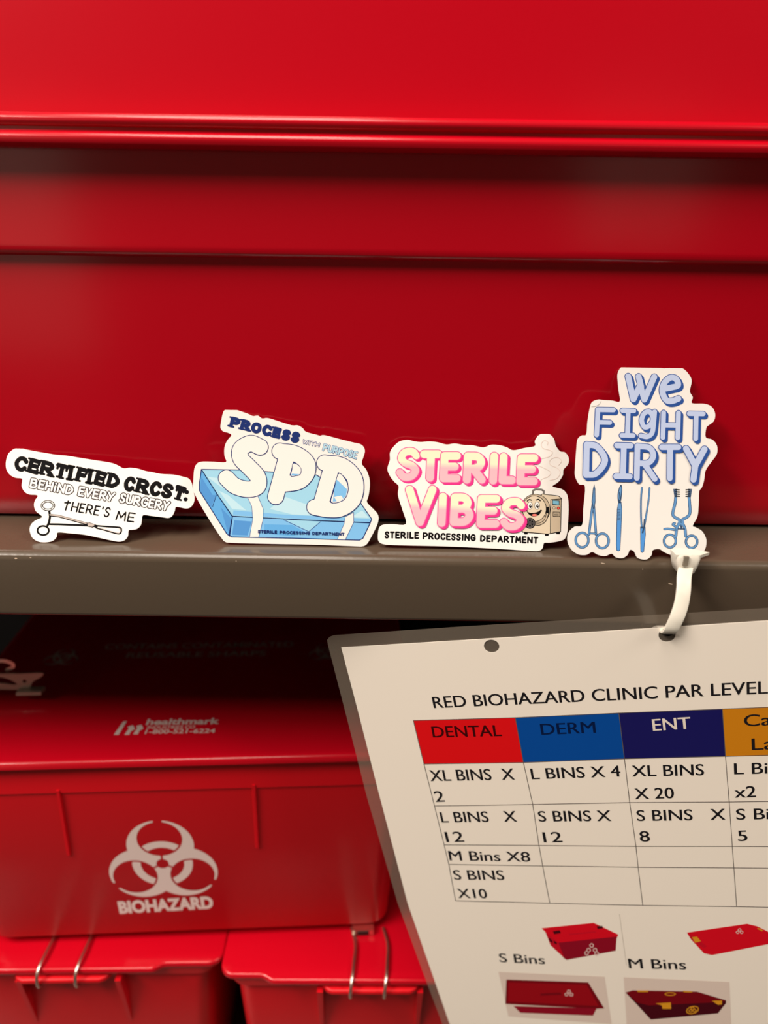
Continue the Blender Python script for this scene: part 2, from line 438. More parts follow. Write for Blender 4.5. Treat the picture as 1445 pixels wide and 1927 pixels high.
# middle bin, turned a little on the bins below
ZM, ZMB, ZK = -.130, -.2615, -.2655
a, b = on_z(0, 1437, ZM), on_z(640, 1421, ZM)
ux = (b-a); yaw = math.atan2(ux.y, ux.x); ux.normalize(); uy = Vector((-ux.y, ux.x, 0))
t = (on_z(792, 1417, ZM)-a).dot(ux); fr = a+ux*t            # front right corner of the lid
WM, DM = .259, .30
mo = fr - ux*(WM/2) + uy*(DM/2); mo.z = ZMB
mb = empty('storage_bin', mo, Matrix.Rotation(yaw, 3, 'Z'))
tag(mb, 'red bin with white biohazard symbol on its front, lying under the shelf', 'bin')
hM = ZM-ZMB
def mring(e, z, r=.012): return rring(0, 0, WM/2-e, DM/2-e, r, z)
loft('bin_body', [mring(.0205, .0), mring(.016, .0006), mring(.014, .003), mring(.0065, hM-.026), mring(.0060, hM-.0235), mring(.0052, hM-.023), mring(.0045, hM-.0062), mring(.003, hM-.0058)], REDS, mb)
loft('bin_lid', [mring(.003, hM-.0057), mring(.0008, hM-.0050), mring(.0, hM-.0042), mring(.0, hM-.0022), mring(.0008, hM-.0007), mring(.0025, hM)], REDD, mb)
# raised ribs on its front
def mface(px, py):  # point of the sloped front in the bin's own frame
    s = (.014-.0065)/(hM-.029); p0 = Vector((0, -(DM/2-.014), .003)); nn = Vector((0, -1, -s)).normalized()
    Mw = mb.matrix_world; q = on_plane(px, py, Mw @ p0, Mw.to_3x3() @ nn)
    return Mw.inverted() @ q
for x0, x1, yt, ybt in ((110, 131, 1484, 1612), (478, 485, 1474, 1598)):
    A, B = mface(x0, yt), mface(x1, ybt)
    w, d = .0018, .0016
    V = [A+Vector((-w, .002, 0)), A+Vector((w, .002, 0)), A+Vector((w*.4, -d, 0)), A+Vector((-w*.4, -d, 0)),
         B+Vector((-w, .002, 0)), B+Vector((w, .002, 0)), B+Vector((w*.4, -d, .002)), B+Vector((-w*.4, -d, .002))]
    mesh_obj('rib', V, [(0, 1, 2, 3), (4, 7, 6, 5), (0, 4, 5, 1), (1, 5, 6, 2), (2, 6, 7, 3), (3, 7, 4, 0)], REDS, None, mb)
# print on the front
sl = (.014-.0065)/(hM-.029)
Mw = mb.matrix_world.to_3x3()
ff = Frame(mb.matrix_world @ mface(306, 1625), Mw @ Vector((1, 0, 0)), Mw @ Vector((0, -sl, 1)))
k = (ff.to2(409, 1622)[0]-ff.to2(204, 1630)[0])/2/24.6
V, Fc = mark(ff, biohaz, 28, 150, lambda x, y: (x*k, y*k), WHITEP, 'biohazard_symbol', mb, .0001)
Mi = mb.matrix_world.inverted()
mesh_obj('biohazard_symbol', [Mi @ (ff.m @ Vector(v)) for v in V], Fc, WHITEP, None, mb)
A = Art(ff, z0=.0001); A.text('BIOHAZARD', (225, 1718), (402, 1708), 22, WHITEP, 0, .05)
o = mesh_obj('printed_lettering', [Mi @ (ff.m @ Vector(v)) for v in A.v], A.fc, A.mats, A.fm, mb)
# print on the lid
lf = Frame(Vector((0, 0, ZM)), ux, uy)
A = Art(lf, z0=.00008)
A.text('healthmark', (274, 1364), (412, 1362), 11, GREYP, 0, .03)
A.text('INDUSTRIES CO', (276, 1372), (366, 1371), 6, GREYP, 0, .01)
A.text('1-800-521-6224', (272, 1381), (404, 1379), 8, GREYP, 0, .02)
for i, (x0, y0, x1, y1) in enumerate(((218, 1383, 236, 1357), (238, 1383, 248, 1368), (254, 1382, 264, 1367))):
    A.poly([(x0-4, y0), (x0+5, y0), (x1+3, y1), (x1-4, y1+1)], GREYP, 0)
A.poly([(240, 1368), (250, 1365), (254, 1372), (246, 1377)], GREYP, 3); A.poly([(256, 1367), (266, 1364), (270, 1371), (262, 1376)], GREYP, 3)
mesh_obj('printed_logo', [Mi @ (lf.m @ Vector(v)) for v in A.v], A.fc, A.mats, A.fm, mb)
A = Art(lf, z0=.00008)
A.text('CONTAINS CONTAMINATED', (195, 1222), (552, 1217), 10, GREYP, 0, .02)
A.text('REUSABLE SHARPS', (236, 1238), (500, 1234), 10, GREYP, 0, .02)
mesh_obj('printed_warning', [Mi @ (lf.m @ Vector(v)) for v in A.v], A.fc, A.mats, A.fm, mb)
for px, py in ((117, 1238), (612, 1228)):
    c = lf.to2(px, py); V, Fc = mark(lf, biohaz, 28, 56, lambda x, y: (c[0]+x*.00042, c[1]+y*.00042), GREYP, '', mb, .00008)
    mesh_obj('biohazard_symbol', [Mi @ (lf.m @ Vector(v)) for v in V], Fc, GREYP, None, mb)
# steel latch on the left edge of the lid
p = on_z(45, 1318, ZM); yl = p.y
lt = Frame(Vector((p.x, yl, ZM)), Vector((1, 0, 0)), Vector((0, 0, 1)))
out = [lt.to2(*q) for q in crom([(-60, 1268), (0, 1268), (40, 1268), (80, 1267), (76, 1275), (62, 1283), (56, 1294), (48, 1298), (20, 1298), (-60, 1297)], False, 3)]
hole = [lt.to2(*q) for q in ell(46, 1282, 4, 3, 12)]
hole2 = [lt.to2(*q) for q in crom([(-30, 1274), (5, 1275), (30, 1285), (28, 1289), (5, 1286), (-30, 1281)], True, 3)]
o = slab(lt, [out, hole, hole2], .0012, LATCH, 'lid_latch')
o.matrix_world = Mi @ lt.m; o.parent = mb
foot = [lt.to2(*q) for q in ((36, 1296), (83, 1295), (83, 1301), (36, 1302))]
o2 = slab(lt, [foot], .006, LATCH, 'latch_foot', o, z=.004)
ring = crom([(-20, 1250), (2, 1249), (18, 1254), (20, 1260), (8, 1266)], False, 4)
A = Art(lt, z0=-.003); A.stroke(ring, 3.2, STEEL, 0); A2 = A.build('latch_ring', o)
# bracket under the right front corner
c = on_y(690, 1758, on_z(690, 1770, ZMB).y)
bl = Frame(c, Vector((1, 0, 0)), Vector((0, 0, 1)))

# lower bins
def polybox(name, outline, z0, z1, m, parent, bev=.001):
    n = len(outline); bm = bmesh.new()
    lo = [bm.verts.new((x, y, z0)) for x, y in outline]; hi = [bm.verts.new((x, y, z1)) for x, y in outline]
    ft = bm.faces.new(hi); fb = bm.faces.new(list(reversed(lo)))
    for i in range(n): bm.faces.new((lo[i], lo[(i+1) % n], hi[(i+1) % n], hi[i]))
    bmesh.ops.recalc_face_normals(bm, faces=bm.faces)
    ed = list({e for f in (ft, fb) for e in f.edges})
    bmesh.ops.bevel(bm, geom=ed, offset=bev, segments=3, profile=.5, affect='EDGES')
    return bm_obj(name, bm, m, parent, 50)
def tube(name, pts, r, m, parent, n=8):
    V = []; Fc = []; P = [Vector(p) for p in pts]
    for i, p in enumerate(P):
        d = (P[min(i+1, len(P)-1)]-P[max(i-1, 0)]).normalized(); s = d.cross(Vector((1, 0, 0)))
        if s.length < .1: s = d.cross(Vector((0, 1, 0)))
        s.normalize(); q = d.cross(s)
        V += [p+s*r*math.cos(2*math.pi*k/n)+q*r*math.sin(2*math.pi*k/n) for k in range(n)]
    for i in range(len(P)-1):
        Fc += [(i*n+k, i*n+(k+1) % n, (i+1)*n+(k+1) % n, (i+1)*n+k) for k in range(n)]
    Fc += [tuple(reversed(range(n))), tuple(range((len(P)-1)*n, len(P)*n))]
    return mesh_obj(name, V, Fc, m, None, parent, 60)
def c3(pts, n=5):
    a = crom([(p[0], p[1]) for p in pts], False, n); b = crom([(p[1], p[2]) for p in pts], False, n)
    return [Vector((a[i][0], a[i][1], b[i][1])) for i in range(len(a))]
def lower_bin(e0, e1, side, steps, lip, ribs, wires, label, width):
    """e0,e1: two pixels of the lid's front edge; side=+1: corner at right, -1: corner at left"""
    a, b = on_z(*e0, ZK), on_z(*e1, ZK); u = (b-a).normalized(); v = Vector((-u.y, u.x, 0))
    yw = math.atan2(u.y, u.x); dp = .30
    cor = on_z(*steps[0], ZK)
    xc = (cor-a).dot(u)
    org = a + u*(xc-side*width/2); org = org + v*(dp/2); org.z = ZL
    r = empty('storage_bin', org, Matrix.Rotation(yw, 3, 'Z')); tag(r, label, 'bin', 'small lidded red bins on the bottom shelf')
    I = r.matrix_world.inverted()
    loc = lambda px, py, z=ZK: I @ on_z(px, py, z)
    hw, hd, hz = width/2, dp/2, ZK-ZL
    # lid outline: recessed corner, S step, main front edge
    xs0, xs1 = loc(*steps[1]).x*side, loc(*steps[2]).x*side   # step start (near corner), step end
    rec = .0035; R = .008; pts = []
    half = []
    for kk in range(6):
        t = kk/5; sm = t*t*(3-2*t); half.append((xs1+(xs0-xs1)*t, -hd+rec*sm))
    for kk in range(7):
        t = math.radians(-90+90*kk/6); half.append((hw-R+R*math.cos(t), -hd+rec+R+R*math.sin(t)))
    half += [(hw-R+R*math.cos(math.radians(q)), hd-R+R*math.sin(math.radians(q))) for q in range(0, 91, 15)]
    pts = half+[(-x, y) for x, y in reversed(half)]
    lid = polybox('bin_lid', pts, hz-.0042, hz, REDD, r, .0014)
    ins = .0035
    def br(e, z): return rring(0, 0, hw-e, hd-e-.002, .01, z)
    loft('bin_body', [br(.022, 0), br(.018, .001), br(.016, .004), br(.0075, hz-.016), br(.0070, hz-.0125), br(.0045, hz-.0118), br(.003, hz-.0045)], REDS, r)
    # catch lip under the lid
    l0, l1 = loc(lip[0], lip[2], ZK-.006).x, loc(lip[1], lip[2], ZK-.006).x
    yy = -hd
    lp = [(l0, yy+.01), (l0+.0005, yy+.0035), (l0+.003, yy+.0002), (l0+.006, yy-.0012), (l1-.006, yy-.0012), (l1-.003, yy+.0002), (l1-.0005, yy+.0035), (l1, yy+.01)]
    polybox('catch_lip', lp, hz-.0095, hz-.0062, REDS, r, .0009)
    for px in ribs:
        x = loc(px, lip[2]+12, ZK-.012).x; w = .0016
        V = [(x-w, -hd+.0005, hz-.0095), (x+w, -hd+.0005, hz-.0095), (x+w, -hd+.012, hz-.0095), (x-w, -hd+.012, hz-.0095),
             (x-w*.6, -hd+.013, hz-.06), (x+w*.6, -hd+.013, hz-.06), (x+w*.6, -hd+.03, hz-.06), (x-w*.6, -hd+.03, hz-.06)]
        mesh_obj('rib', V, [(3, 2, 1, 0), (4, 5, 6, 7), (0, 1, 5, 4), (1, 2, 6, 5), (2, 3, 7, 6), (3, 0, 4, 7)], REDS, None, r)
    for px in wires:
        x = loc(px, e0[1]).x
        p = [(x+.0015*side, -hd+.034, hz+.001), (x+.001, -hd+.022, hz+.0016), (x+.0005, -hd+.010, hz+.0022), (x, -hd+.002, hz+.0018), (x-.0006, -hd-.0022, hz-.001), (x-.001, -hd-.003, hz-.006), (x-.001, -hd-.0018, hz-.0105), (x-.001, -hd+.001, hz-.0112), (x-.001, -hd+.004, hz-.0102)]
        tube('wire_clip', c3(p), .0009, STEEL, r)
    return r
lower_bin((0, 1826), (280, 1823), 1, [(416, 1818), (312, 1816), (284, 1822)], (18, 205, 1845), (33, 220), (74, 146),
          'red bin with two wire clips at the lower left corner of the picture', .20)
lower_bin((520, 1845), (790, 1846), -1, [(412, 1834), (490, 1836), (516, 1844)], (604, 792, 1860), (602, 790), (663, 727),
          'red bin with two wire clips beside the lower left edge of the laminated sign', .20)
# steel bracket with a black pad at the right front bottom corner of the middle bin
bq = Vector((WM/2-.029, -DM/2+.0155, -.0016))
bx = mesh_obj('corner_bracket', [(bq.x+sx*.0062, bq.y+sy*.004, bq.z+sz*.0018) for sx in (-1, 1) for sy in (-1, 1) for sz in (-1, 1)],
     [(0, 1, 3, 2), (4, 6, 7, 5), (0, 4, 5, 1), (2, 3, 7, 6), (0, 2, 6, 4), (1, 5, 7, 3)], STEEL, None, mb)
mesh_obj('pad', [(bq.x+sx*.0034, bq.y-.004+sy*.0004, bq.z+sz*.0012) for sx in (-1, 1) for sy in (-1, 1) for sz in (-1, 1)],
     [(0, 1, 3, 2), (4, 6, 7, 5), (0, 4, 5, 1), (2, 3, 7, 6), (0, 2, 6, 4), (1, 5, 7, 3)], BLACK, None, bx)

# ------------------------------------------------------------------ stickers
def ywall(z): return .0405-.006*max(0, min(1, z/.112))-.0003
def sticker(name, outline, org, sc, label):
    ol = crom(outline, True, 4); px = [(org[0]+x/sc, org[1]+y/sc) for x, y in ol]
    def at(y0, tl):
        p = Vector((0, y0, 0)); n = Vector((0, -math.cos(tl), math.sin(tl)))
        return [on_plane(x, y, p, n) for x, y in px]
    def base(tl):
        lo, hi = -.05, .06
        for _ in range(40):
            m = (lo+hi)/2
            if min(q.z for q in at(m, tl)) > .0003: hi = m
            else: lo = m
        # nearer planes cut higher above the shelf front: pick the side where the foot meets the shelf
        return (lo+hi)/2
    lo, hi = math.radians(2), math.radians(60)
    def foot(tl):
        best = None
        lo2, hi2 = -.02, .05
        f = lambda y: min(q.z for q in at(y, tl))-.0003
        for _ in range(40):
            m = (lo2+hi2)/2
            if f(m) > 0: lo2 = m      # nearer to camera -> point lies higher on the ray
            else: hi2 = m
        return lo2
    for _ in range(30):
        t = (lo+hi)/2; y0 = foot(t)
        if max(q.y-ywall(q.z) for q in at(y0, t)) > 0: hi = t
        else: lo = t
    t = lo; y0 = foot(t)
    print(name, 'tilt', round(math.degrees(t), 1), 'foot', round(y0, 4))
    p = Vector((0, y0, 0)); n = Vector((0, -math.cos(t), math.sin(t)))
    xs = [q.x for q in at(y0, t)]; o = Vector(((min(xs)+max(xs))/2, y0, 0))
    fr = Frame(o, Vector((1, 0, 0)), Vector((0, math.sin(t), math.cos(t))))
    r = slab(fr, [[fr.to2(*q) for q in px]], .0003, VINYL, name)
    r.matrix_world = fr.m; tag(r, label, 'sticker', 'die cut stickers leaning on the red bin')
    return r, fr

# 1 --- clamp sticker
o1 = [(75,75),(105,55),(150,50),(200,63),(380,95),(480,105),(620,128),(780,153),(835,170),(885,195),(930,190),(985,197),(1045,215),(1090,222),(1150,235),(1240,240),(1310,255),(1350,268),(1372,300),(1380,340),(1392,400),(1385,445),(1360,475),(1330,482),(1290,475),(1258,472),(1250,500),(1232,535),(1205,550),(1160,545),(1080,535),(1025,530),(1015,560),(1008,600),(980,628),(945,635),(920,640),(915,680),(890,710),(850,720),(790,710),(700,690),(600,670),(480,658),(412,655),(405,685),(375,715),(320,725),(270,718),(230,690),(212,640),(220,600),(250,570),(300,545),(285,525),(255,500),(243,460),(250,425),(270,395),(255,385),(210,382),(175,362),(155,325),(158,290),(155,268),(110,262),(70,240),(45,200),(42,150),(55,100)]
s1, f1 = sticker('sticker', o1, (0, 830), 3.8026, 'white sticker with black lettering over a clamp drawing, leftmost of the four')
A = Art(f1, (0, 830), 3.8026, z0=.00003)
bl_ = lambda x: 213+.185*(x-130)
for ch, x0, x1 in (('C', 97, 190), ('E', 196, 280), ('R', 284, 384), ('T', 386, 480), ('I', 480, 530), ('F', 540, 618), ('I', 622, 664), ('E', 672, 752), ('D', 762, 850), ('C', 880, 958), ('R', 970, 1062), ('C', 1064, 1146), ('S', 1150, 1230), ('T', 1238, 1316), (':', 1318, 1356)):
    r = 15.5 if ch != ':' else 15; up = (20, -110)
    A.line(ch, (x0+r-4, bl_(x0)-r+1), (x1-r-2, bl_(x1)-r+1), 78, r, INKB, 0, serif=1) if ch not in 'I:' else None
    if ch == 'I':
        xm = (x0+x1)/2-8; yb = bl_(xm)-r+2
        A.stroke([(xm, yb), (xm+15, yb-78)], r, INKB, 1)
        A.stroke([(xm-19, yb+4), (xm+19, yb+11)], 9, INKB, 1); A.stroke([(xm-4, yb-90), (xm+34, yb-83)], 9, INKB, 1)
    if ch == ':':
        A.stroke([(1328, 417), (1328.1, 417)], 15, INKB, 1); A.stroke([(1337, 366), (1337.1, 366)], 15, INKB, 1)
THIN = mat('dark_grey_ink', (58, 54, 56), .65, spec=.05)
for w, x0, x1, y0 in (('BEHiND', 217, 512, 327), ('EVERY', 562, 806, 386), ('SURGERY', 858, 1200, 434)):
    A.line(w, (x0, y0), (x1, y0+(x1-x0)*.178), 56, 6.8, VINYL, 3, THIN, 6, gap=.42, lean=.06)
A.line("tHERE'S", (452, 490), (770, 541), 62, 5, INKB, 3, gap=.45, lean=.1)
A.line("ME", (830, 562), (955, 578), 60, 5, INKB, 3, gap=.35, lean=.1)
A.build('printed_lettering', s1)
A = Art(f1, (0, 830), 3.8026, z0=.00003)
GREYI = mat('pale_grey_ink', (190, 178, 170), .65, spec=.05)
A.stroke(ell(343, 462, 43, 31, 30), 8.5, INKB, 0, True); A.stroke(ell(343, 462, 43, 31, 30), 3, VINYL, 1, True)
A.stroke(ell(309, 640, 41, 32, 30), 6.5, INKB, 0, True)
A.stroke([(352, 495), (358, 540), (352, 580), (340, 605)], 8, INKB, 0)
A.stroke([(357, 530), (420, 537), (620, 592), (690, 612)], 9, INKB, 0); A.stroke([(357, 528), (420, 535), (620, 590), (680, 606)], 4.5, GREYI, 1)
A.stroke([(350, 595), (420, 596), (640, 605)], 7, INKB, 0)
A.poly([(618, 588), (640, 582), (690, 600), (665, 620), (625, 612)], INKB, 2); A.poly([(624, 590), (640, 586), (680, 600), (660, 614), (630, 608)], GREYI, 3)
A.stroke(crom([(680, 605), (760, 612), (850, 618), (868, 632), (860, 660), (830, 660), (760, 640), (690, 622)], False, 5), 5.5, INKB, 4)
A.stroke(crom([(850, 624), (862, 636), (856, 656), (832, 656), (760, 636), (700, 620)], False, 5), 2, GREYI, 5)
A.build('printed_clamp_drawing', s1)

# 2 --- blue wrapped tray sticker
o2 = [(265,100),(285,78),(310,72),(350,78),(440,108),(480,125),(515,122),(545,142),(590,140),(700,175),(760,192),(800,192),(835,212),(858,238),(930,258),(960,266),(990,262),(1100,290),(1200,315),(1245,325),(1270,345),(1280,375),(1272,410),(1258,465),(1290,510),(1312,570),(1315,630),(1305,700),(1295,742),(1340,790),(1370,825),(1378,860),(1365,910),(1325,990),(1295,1040),(1260,1058),(1200,1057),(900,1045),(600,1040),(330,1033),(280,1025),(255,1000),(200,920),(120,790),(65,690),(50,650),(52,590),(58,510),(75,470),(110,452),(200,452),(285,455),(275,410),(275,350),(295,300),(325,262),(300,245),(265,235),(247,210),(250,170)]
s2, f2 = sticker('sticker', o2, (350, 750), 3.8026, 'white sticker with a blue wrapped tray under large white letters')
OR2, SC2 = (350, 750), 3.8026
A = Art(f2, OR2, SC2, z0=.00003)
BT = mat('pale_blue_ink', (158, 212, 238), .65, spec=.05); BL = mat('mid_blue_ink', (98, 172, 232), .65, spec=.05); BF = mat('sky_blue_ink', (126, 190, 240), .65, spec=.05)
BD = mat('deeper_blue_ink', (84, 150, 216), .65, spec=.05); BH = mat('lightest_blue_ink', (190, 228, 243), .65, spec=.05)
top = [(110,507),(420,512),(935,548),(1245,742),(1328,862),(1318,888),(820,868),(330,842),(240,710)]
left = [(110,507),(240,710),(332,842),(312,985),(290,965),(97,660),(97,600)]
front = [(332,842),(820,868),(1318,890),(1265,1000),(1240,1013),(780,1000),(325,990),(308,975)]
for pl, m in ((top, BT), (left, BL), (front, BF)):
    A.poly(pl, m, 0); A.stroke(pl, 3.2, NAVY, 3, True)
A.poly([(340,800),(700,830),(1322,862),(1316,884),(820,862),(334,836)], BF, 1)
A.poly([(235,660),(330,790),(430,800),(300,690)], BH, 1); A.poly([(600,790),(700,700),(900,770),(1000,840),(760,830)], BH, 1)
A.poly([(150,560),(260,640),(400,660),(240,570)], BH, 1); A.poly([(1180,850),(1260,800),(1310,855)], BH, 1)
A.poly([(110,560),(190,690),(215,690),(180,780),(100,660)], BD, 1); A.poly([(250,780),(325,860),(312,960),(290,930)], BD, 1)
A.poly([(560,900),(760,905),(850,955),(760,985),(560,965)], BL, 1); A.poly([(345,870),(470,880),(440,980),(330,975)], BD, 1)
A.stroke([(218, 688), (190, 775)], 2, NAVY, 2)
A.poly([(700,866),(962,880),(878,952)], BT, 3); A.stroke([(700,868),(878,952),(962,882)], 2, OUTB, 4)
for pl in ([(440,706),(515,700),(552,790),(550,870),(520,992),(455,992),(478,860),(470,770)], [(1140,846),(1200,815),(1200,885),(1140,1010),(1082,1008),(1130,900)]):
    A.poly(pl, VINYL, 4); A.stroke(pl, 1.6, OUTB, 5, True)
A.build('printed_tray_drawing', s2)
A = Art(f2, OR2, SC2, z0=.00012)
def fat(paths, r, L):
    A.union([(p, False, r+5.5) for p in paths], NAVY, L); A.union([(p, False, r) for p in paths], VINYL, L+1)
fat([crom([(530,347),(462,322),(392,362),(392,428),(450,490),(512,560),(512,628),(442,650),(350,625),(290,570)], False, 8)], 56, 0)
fat([[(672,376),(735,392)], [(725,400),(642,702)], crom([(672,378),(780,395),(862,455),(866,530),(810,592),(720,610),(690,610)], False, 8)], 55, 2)
A.poly(crom([(765,462),(800,472),(826,505),(818,545),(785,556),(748,556),(755,510)], True, 4), NAVY, 4)
A.poly(crom([(768,467),(799,476),(822,506),(814,541),(784,552),(753,552),(760,510)], True, 4), VINYL, 5); A.poly([(758,538),(814,541),(784,552),(753,552)], BF, 6)
fat([[(992,460),(1050,475)], [(1045,480),(960,775)], [(920,778),(985,790)], crom([(992,462),(1110,478),(1195,550),(1216,640),(1190,730),(1110,788),(1020,795),(925,780)], False, 8)], 54, 7)
A.poly(crom([(1088,537),(1130,560),(1162,625),(1155,690),(1115,738),(1034,746),(1055,660)], True, 4), NAVY, 9)
A.poly(crom([(1090,543),(1128,565),(1157,626),(1150,688),(1113,733),(1040,741),(1060,660)], True, 4), VINYL, 10)
A.poly([(1078,580),(1153,650),(1145,695),(1113,733),(1050,738),(1062,650)], BF, 11); A.poly([(1060,705),(1110,695),(1125,715),(1110,733),(1080,738)], VINYL, 12)
wp = 'PROCESS'
A.line(wp, (322, 194), (796, 308), 54, 13, NAVY, 0, serif=1, gap=.62)
A.line('WITH', (836, 320), (950, 345), 26, 2.5, VINYL, 0, OUTB, 3, gap=.4)
A.line('PURPOSE', (980, 370), (1216, 428), 44, 5.2, mat('powder_blue_ink', (176, 214, 232), .65, spec=.05), 0, OUTB, 2.2, gap=.5)
A.line('STERILE PROCESSING DEPARTMENT', (517, 960), (1130, 980), 17, 2.9, NAVY, 13, gap=.5, space=.9)
A.build('printed_lettering', s2)

# 3 --- pink lettering sticker
o3 = [(125,240),(125,190),(150,150),(190,115),(245,102),(290,112),(340,118),(400,114),(460,120),(520,135),(575,128),(640,138),(700,140),(775,155),(830,137),(890,140),(940,155),(985,175),(1060,160),(1135,145),(1135,110),(1160,72),(1205,55),(1245,68),(1270,100),(1280,140),(1310,182),(1345,190),(1370,225),(1368,270),(1335,310),(1330,350),(1300,395),(1258,425),(1280,435),(1330,450),(1362,490),(1370,560),(1368,650),(1362,740),(1345,790),(1310,808),(1240,820),(1200,822),(1190,855),(1165,875),(1100,876),(800,858),(500,845),(200,838),(90,832),(50,815),(40,780),(48,720),(75,695),(140,690),(235,690),(215,600),(195,540),(180,480),(185,425),(155,395),(125,355),(107,310),(115,270)]
OR3, SC3 = (700, 800), 3.705
s3, f3 = sticker('sticker', o3, OR3, SC3, 'white sticker with pink bubble lettering and a smiling steriliser drawing')
A = Art(f3, OR3, SC3, z0=.00003)
PINKO = mat('rose_outline_ink', (226, 100, 160), .65, spec=.05); PINKS = mat('magenta_ink', (226, 52, 138), .65, spec=.05)
def pm(nm, pa, pb):
    a = Vector(A.mp(pa)+(0,)); b = Vector(A.mp(pb)+(0,)); ax = Vector((-(b-a).y, (b-a).x, 0)).normalized()
    d = ax.dot(a); return ramp_mat(nm, (222, 160, 170), (220, 206, 178), ax, d-.0012, d+.0012)
PK1 = pm('pink_to_cream_ink', (200, 272), (1080, 298)); PK2 = pm('pink_to_cream_ink_lower', (270, 555), (1000, 610))
L = 0
for ch, box, m in (('S', (166,160,330,386), PK1), ('T', (326,176,478,394), PK1), ('E', (470,188,614,398), PK1), ('R', (632,190,790,408), PK1), ('I', (812,192,872,414), PK1), ('L', (880,196,1000,412), PK1), ('E', (1004,204,1152,420), PK1),
                   ('V', (234,424,448,704), PK2), ('I', (452,474,514,710), PK2), ('B', (540,478,704,704), PK2), ('E', (726,488,886,716), PK2), ('S', (890,510,1062,732), PK2)):
    A.letter(ch, box, 27 if ch != 'S' else 25, m, L, PINKO, 6, PINKS, (15, 12), 0, .05 if ch != 'V' else 0); L += 3
for ch, w, p0, p1 in ((0, 'STERILE', (93, 784), (322, 788)), (0, 'PROCESSING', (357, 791), (716, 804)), (0, 'DEPARTMENT', (758, 808), (1152, 822))):
    A.line(w, p0, p1, 38, 6, INKB, 0, gap=.55)
A.build('printed_lettering', s3)
A = Art(f3, OR3, SC3, z0=.0001)
CREAM = mat('beige_ink', (214, 200, 176), .65, spec=.05); CRD = mat('tan_ink', (190, 174, 150), .65, spec=.05); STM = mat('steam_line_ink', (232, 216, 208), .65, spec=.05)
for p in ([(1222,140),(1225,118),(1200,108),(1180,130),(1190,160),(1235,175),(1258,190),(1235,220),(1180,235)], [(1300,280),(1320,250),(1290,225),(1245,240),(1240,275),(1290,300),(1310,330),(1290,370),(1240,385)], [(1150,280),(1200,300),(1245,330),(1225,360),(1180,380),(1170,420)]):
    A.stroke(crom(p, False, 6), 2, STM, 0)
A.poly([(1185,478),(1300,492),(1322,510),(1316,745),(1225,762),(1045,748),(1040,590)], INKB, 0)
A.poly([(1187,483),(1298,497),(1317,513),(1311,741),(1225,757),(1050,743),(1046,590)], CREAM, 1)
A.poly([(1245,520),(1316,514),(1311,741),(1243,752)], CRD, 2); A.stroke([(1245,520),(1243,752)], 2.5, INKB, 3); A.stroke([(1245,520),(1318,515)], 2.5, INKB, 3)
A.stroke([(1120,480),(1122,456),(1140,448),(1180,450),(1196,458),(1196,478)], 6, INKB, 0); A.stroke([(1120,480),(1122,456),(1140,448),(1180,450),(1196,458),(1196,478)], 2.5, mat('grey_ink', (140, 136, 132), .65, spec=.05), 1)
A.poly(ell(1138, 588, 104, 108, 40), INKB, 3); A.poly(ell(1138, 588, 100, 104, 40), CRD, 4); A.stroke(ell(1130, 584, 84, 90, 36), 2.2, INKB, 6, True); A.poly(ell(1130, 584, 84, 90, 36), CREAM, 5)
for ex in (1100, 1150):
    A.poly(ell(ex, 562, 19, 27, 20), INKB, 7); A.poly(ell(ex, 562, 16, 24, 20), VINYL, 8); A.poly(ell(ex+3, 566, 9, 14, 16), INKB, 9); A.poly(ell(ex+6, 560, 3, 5, 10), VINYL, 10)
A.stroke(crom([(1082,530),(1095,520),(1110,524)], False, 4), 4, INKB, 7); A.stroke(crom([(1145,522),(1160,518),(1172,528)], False, 4), 4, INKB, 7)
A.poly(crom([(1075,598),(1100,612),(1140,610),(1176,598),(1165,625),(1130,638),(1098,628)], True, 4), INKB, 7); A.poly(ell(1132, 628, 18, 8, 14), mat('tongue_ink', (226, 120, 110), .65, spec=.05), 8)
A.stroke(crom([(1068,600),(1072,595),(1080,597)], False, 3), 3, INKB, 8); A.stroke(crom([(1170,598),(1178,594),(1182,600)], False, 3), 3, INKB, 8)
A.stroke(crom([(1222,620),(1205,665),(1170,690),(1135,690)], False, 5), 9, INKB, 9); A.stroke(crom([(1222,620),(1205,665),(1170,690),(1135,690)], False, 5), 5, CRD, 10)
A.poly([(1211,572),(1232,570),(1234,618),(1213,620)], INKB, 9)
DG = mat('wheel_grey_ink', (92, 88, 88), .65, spec=.05)
A.poly(ell(1100, 684, 38, 38, 26), INKB, 11); A.stroke(ell(1100, 684, 29, 29, 26), 4, DG, 12, True); A.poly(ell(1100, 684, 9, 9, 14), DG, 12)
for q in range(6):
    an = math.radians(60*q); A.stroke([(1100, 684), (1100+28*math.cos(an), 684+28*math.sin(an))], 2.5, DG, 12)
A.poly([(1256,522),(1306,526),(1306,560),(1256,556)], INKB, 4); A.poly([(1260,526),(1302,530),(1302,556),(1260,552)], mat('screen_blue_ink', (120, 180, 205), .65, spec=.05), 5)
A.poly(ell(1268, 578, 10, 10, 14), INKB, 4); A.poly(ell(1268, 578, 7, 7, 14), CREAM, 5); A.poly(ell(1298, 580, 11, 11, 14), INKB, 4); A.poly(ell(1298, 580, 8, 8, 14), mat('red_ink', (222, 84, 70), .65, spec=.05), 5)
A.stroke([(1262,606),(1308,608),(1308,638),(1262,636)], 2, INKB, 4, True)
for q in range(3): A.stroke([(1270, 613+q*8), (1300, 615+q*8)], 1.6, INKB, 4)
for fx, fy in ((1072, 753), (1218, 764), (1296, 752)): A.poly([(fx-14, fy-6), (fx+14, fy-6), (fx+11, fy+8), (fx-11, fy+8)], INKB, 2)
A.build('printed_steriliser_drawing', s3)

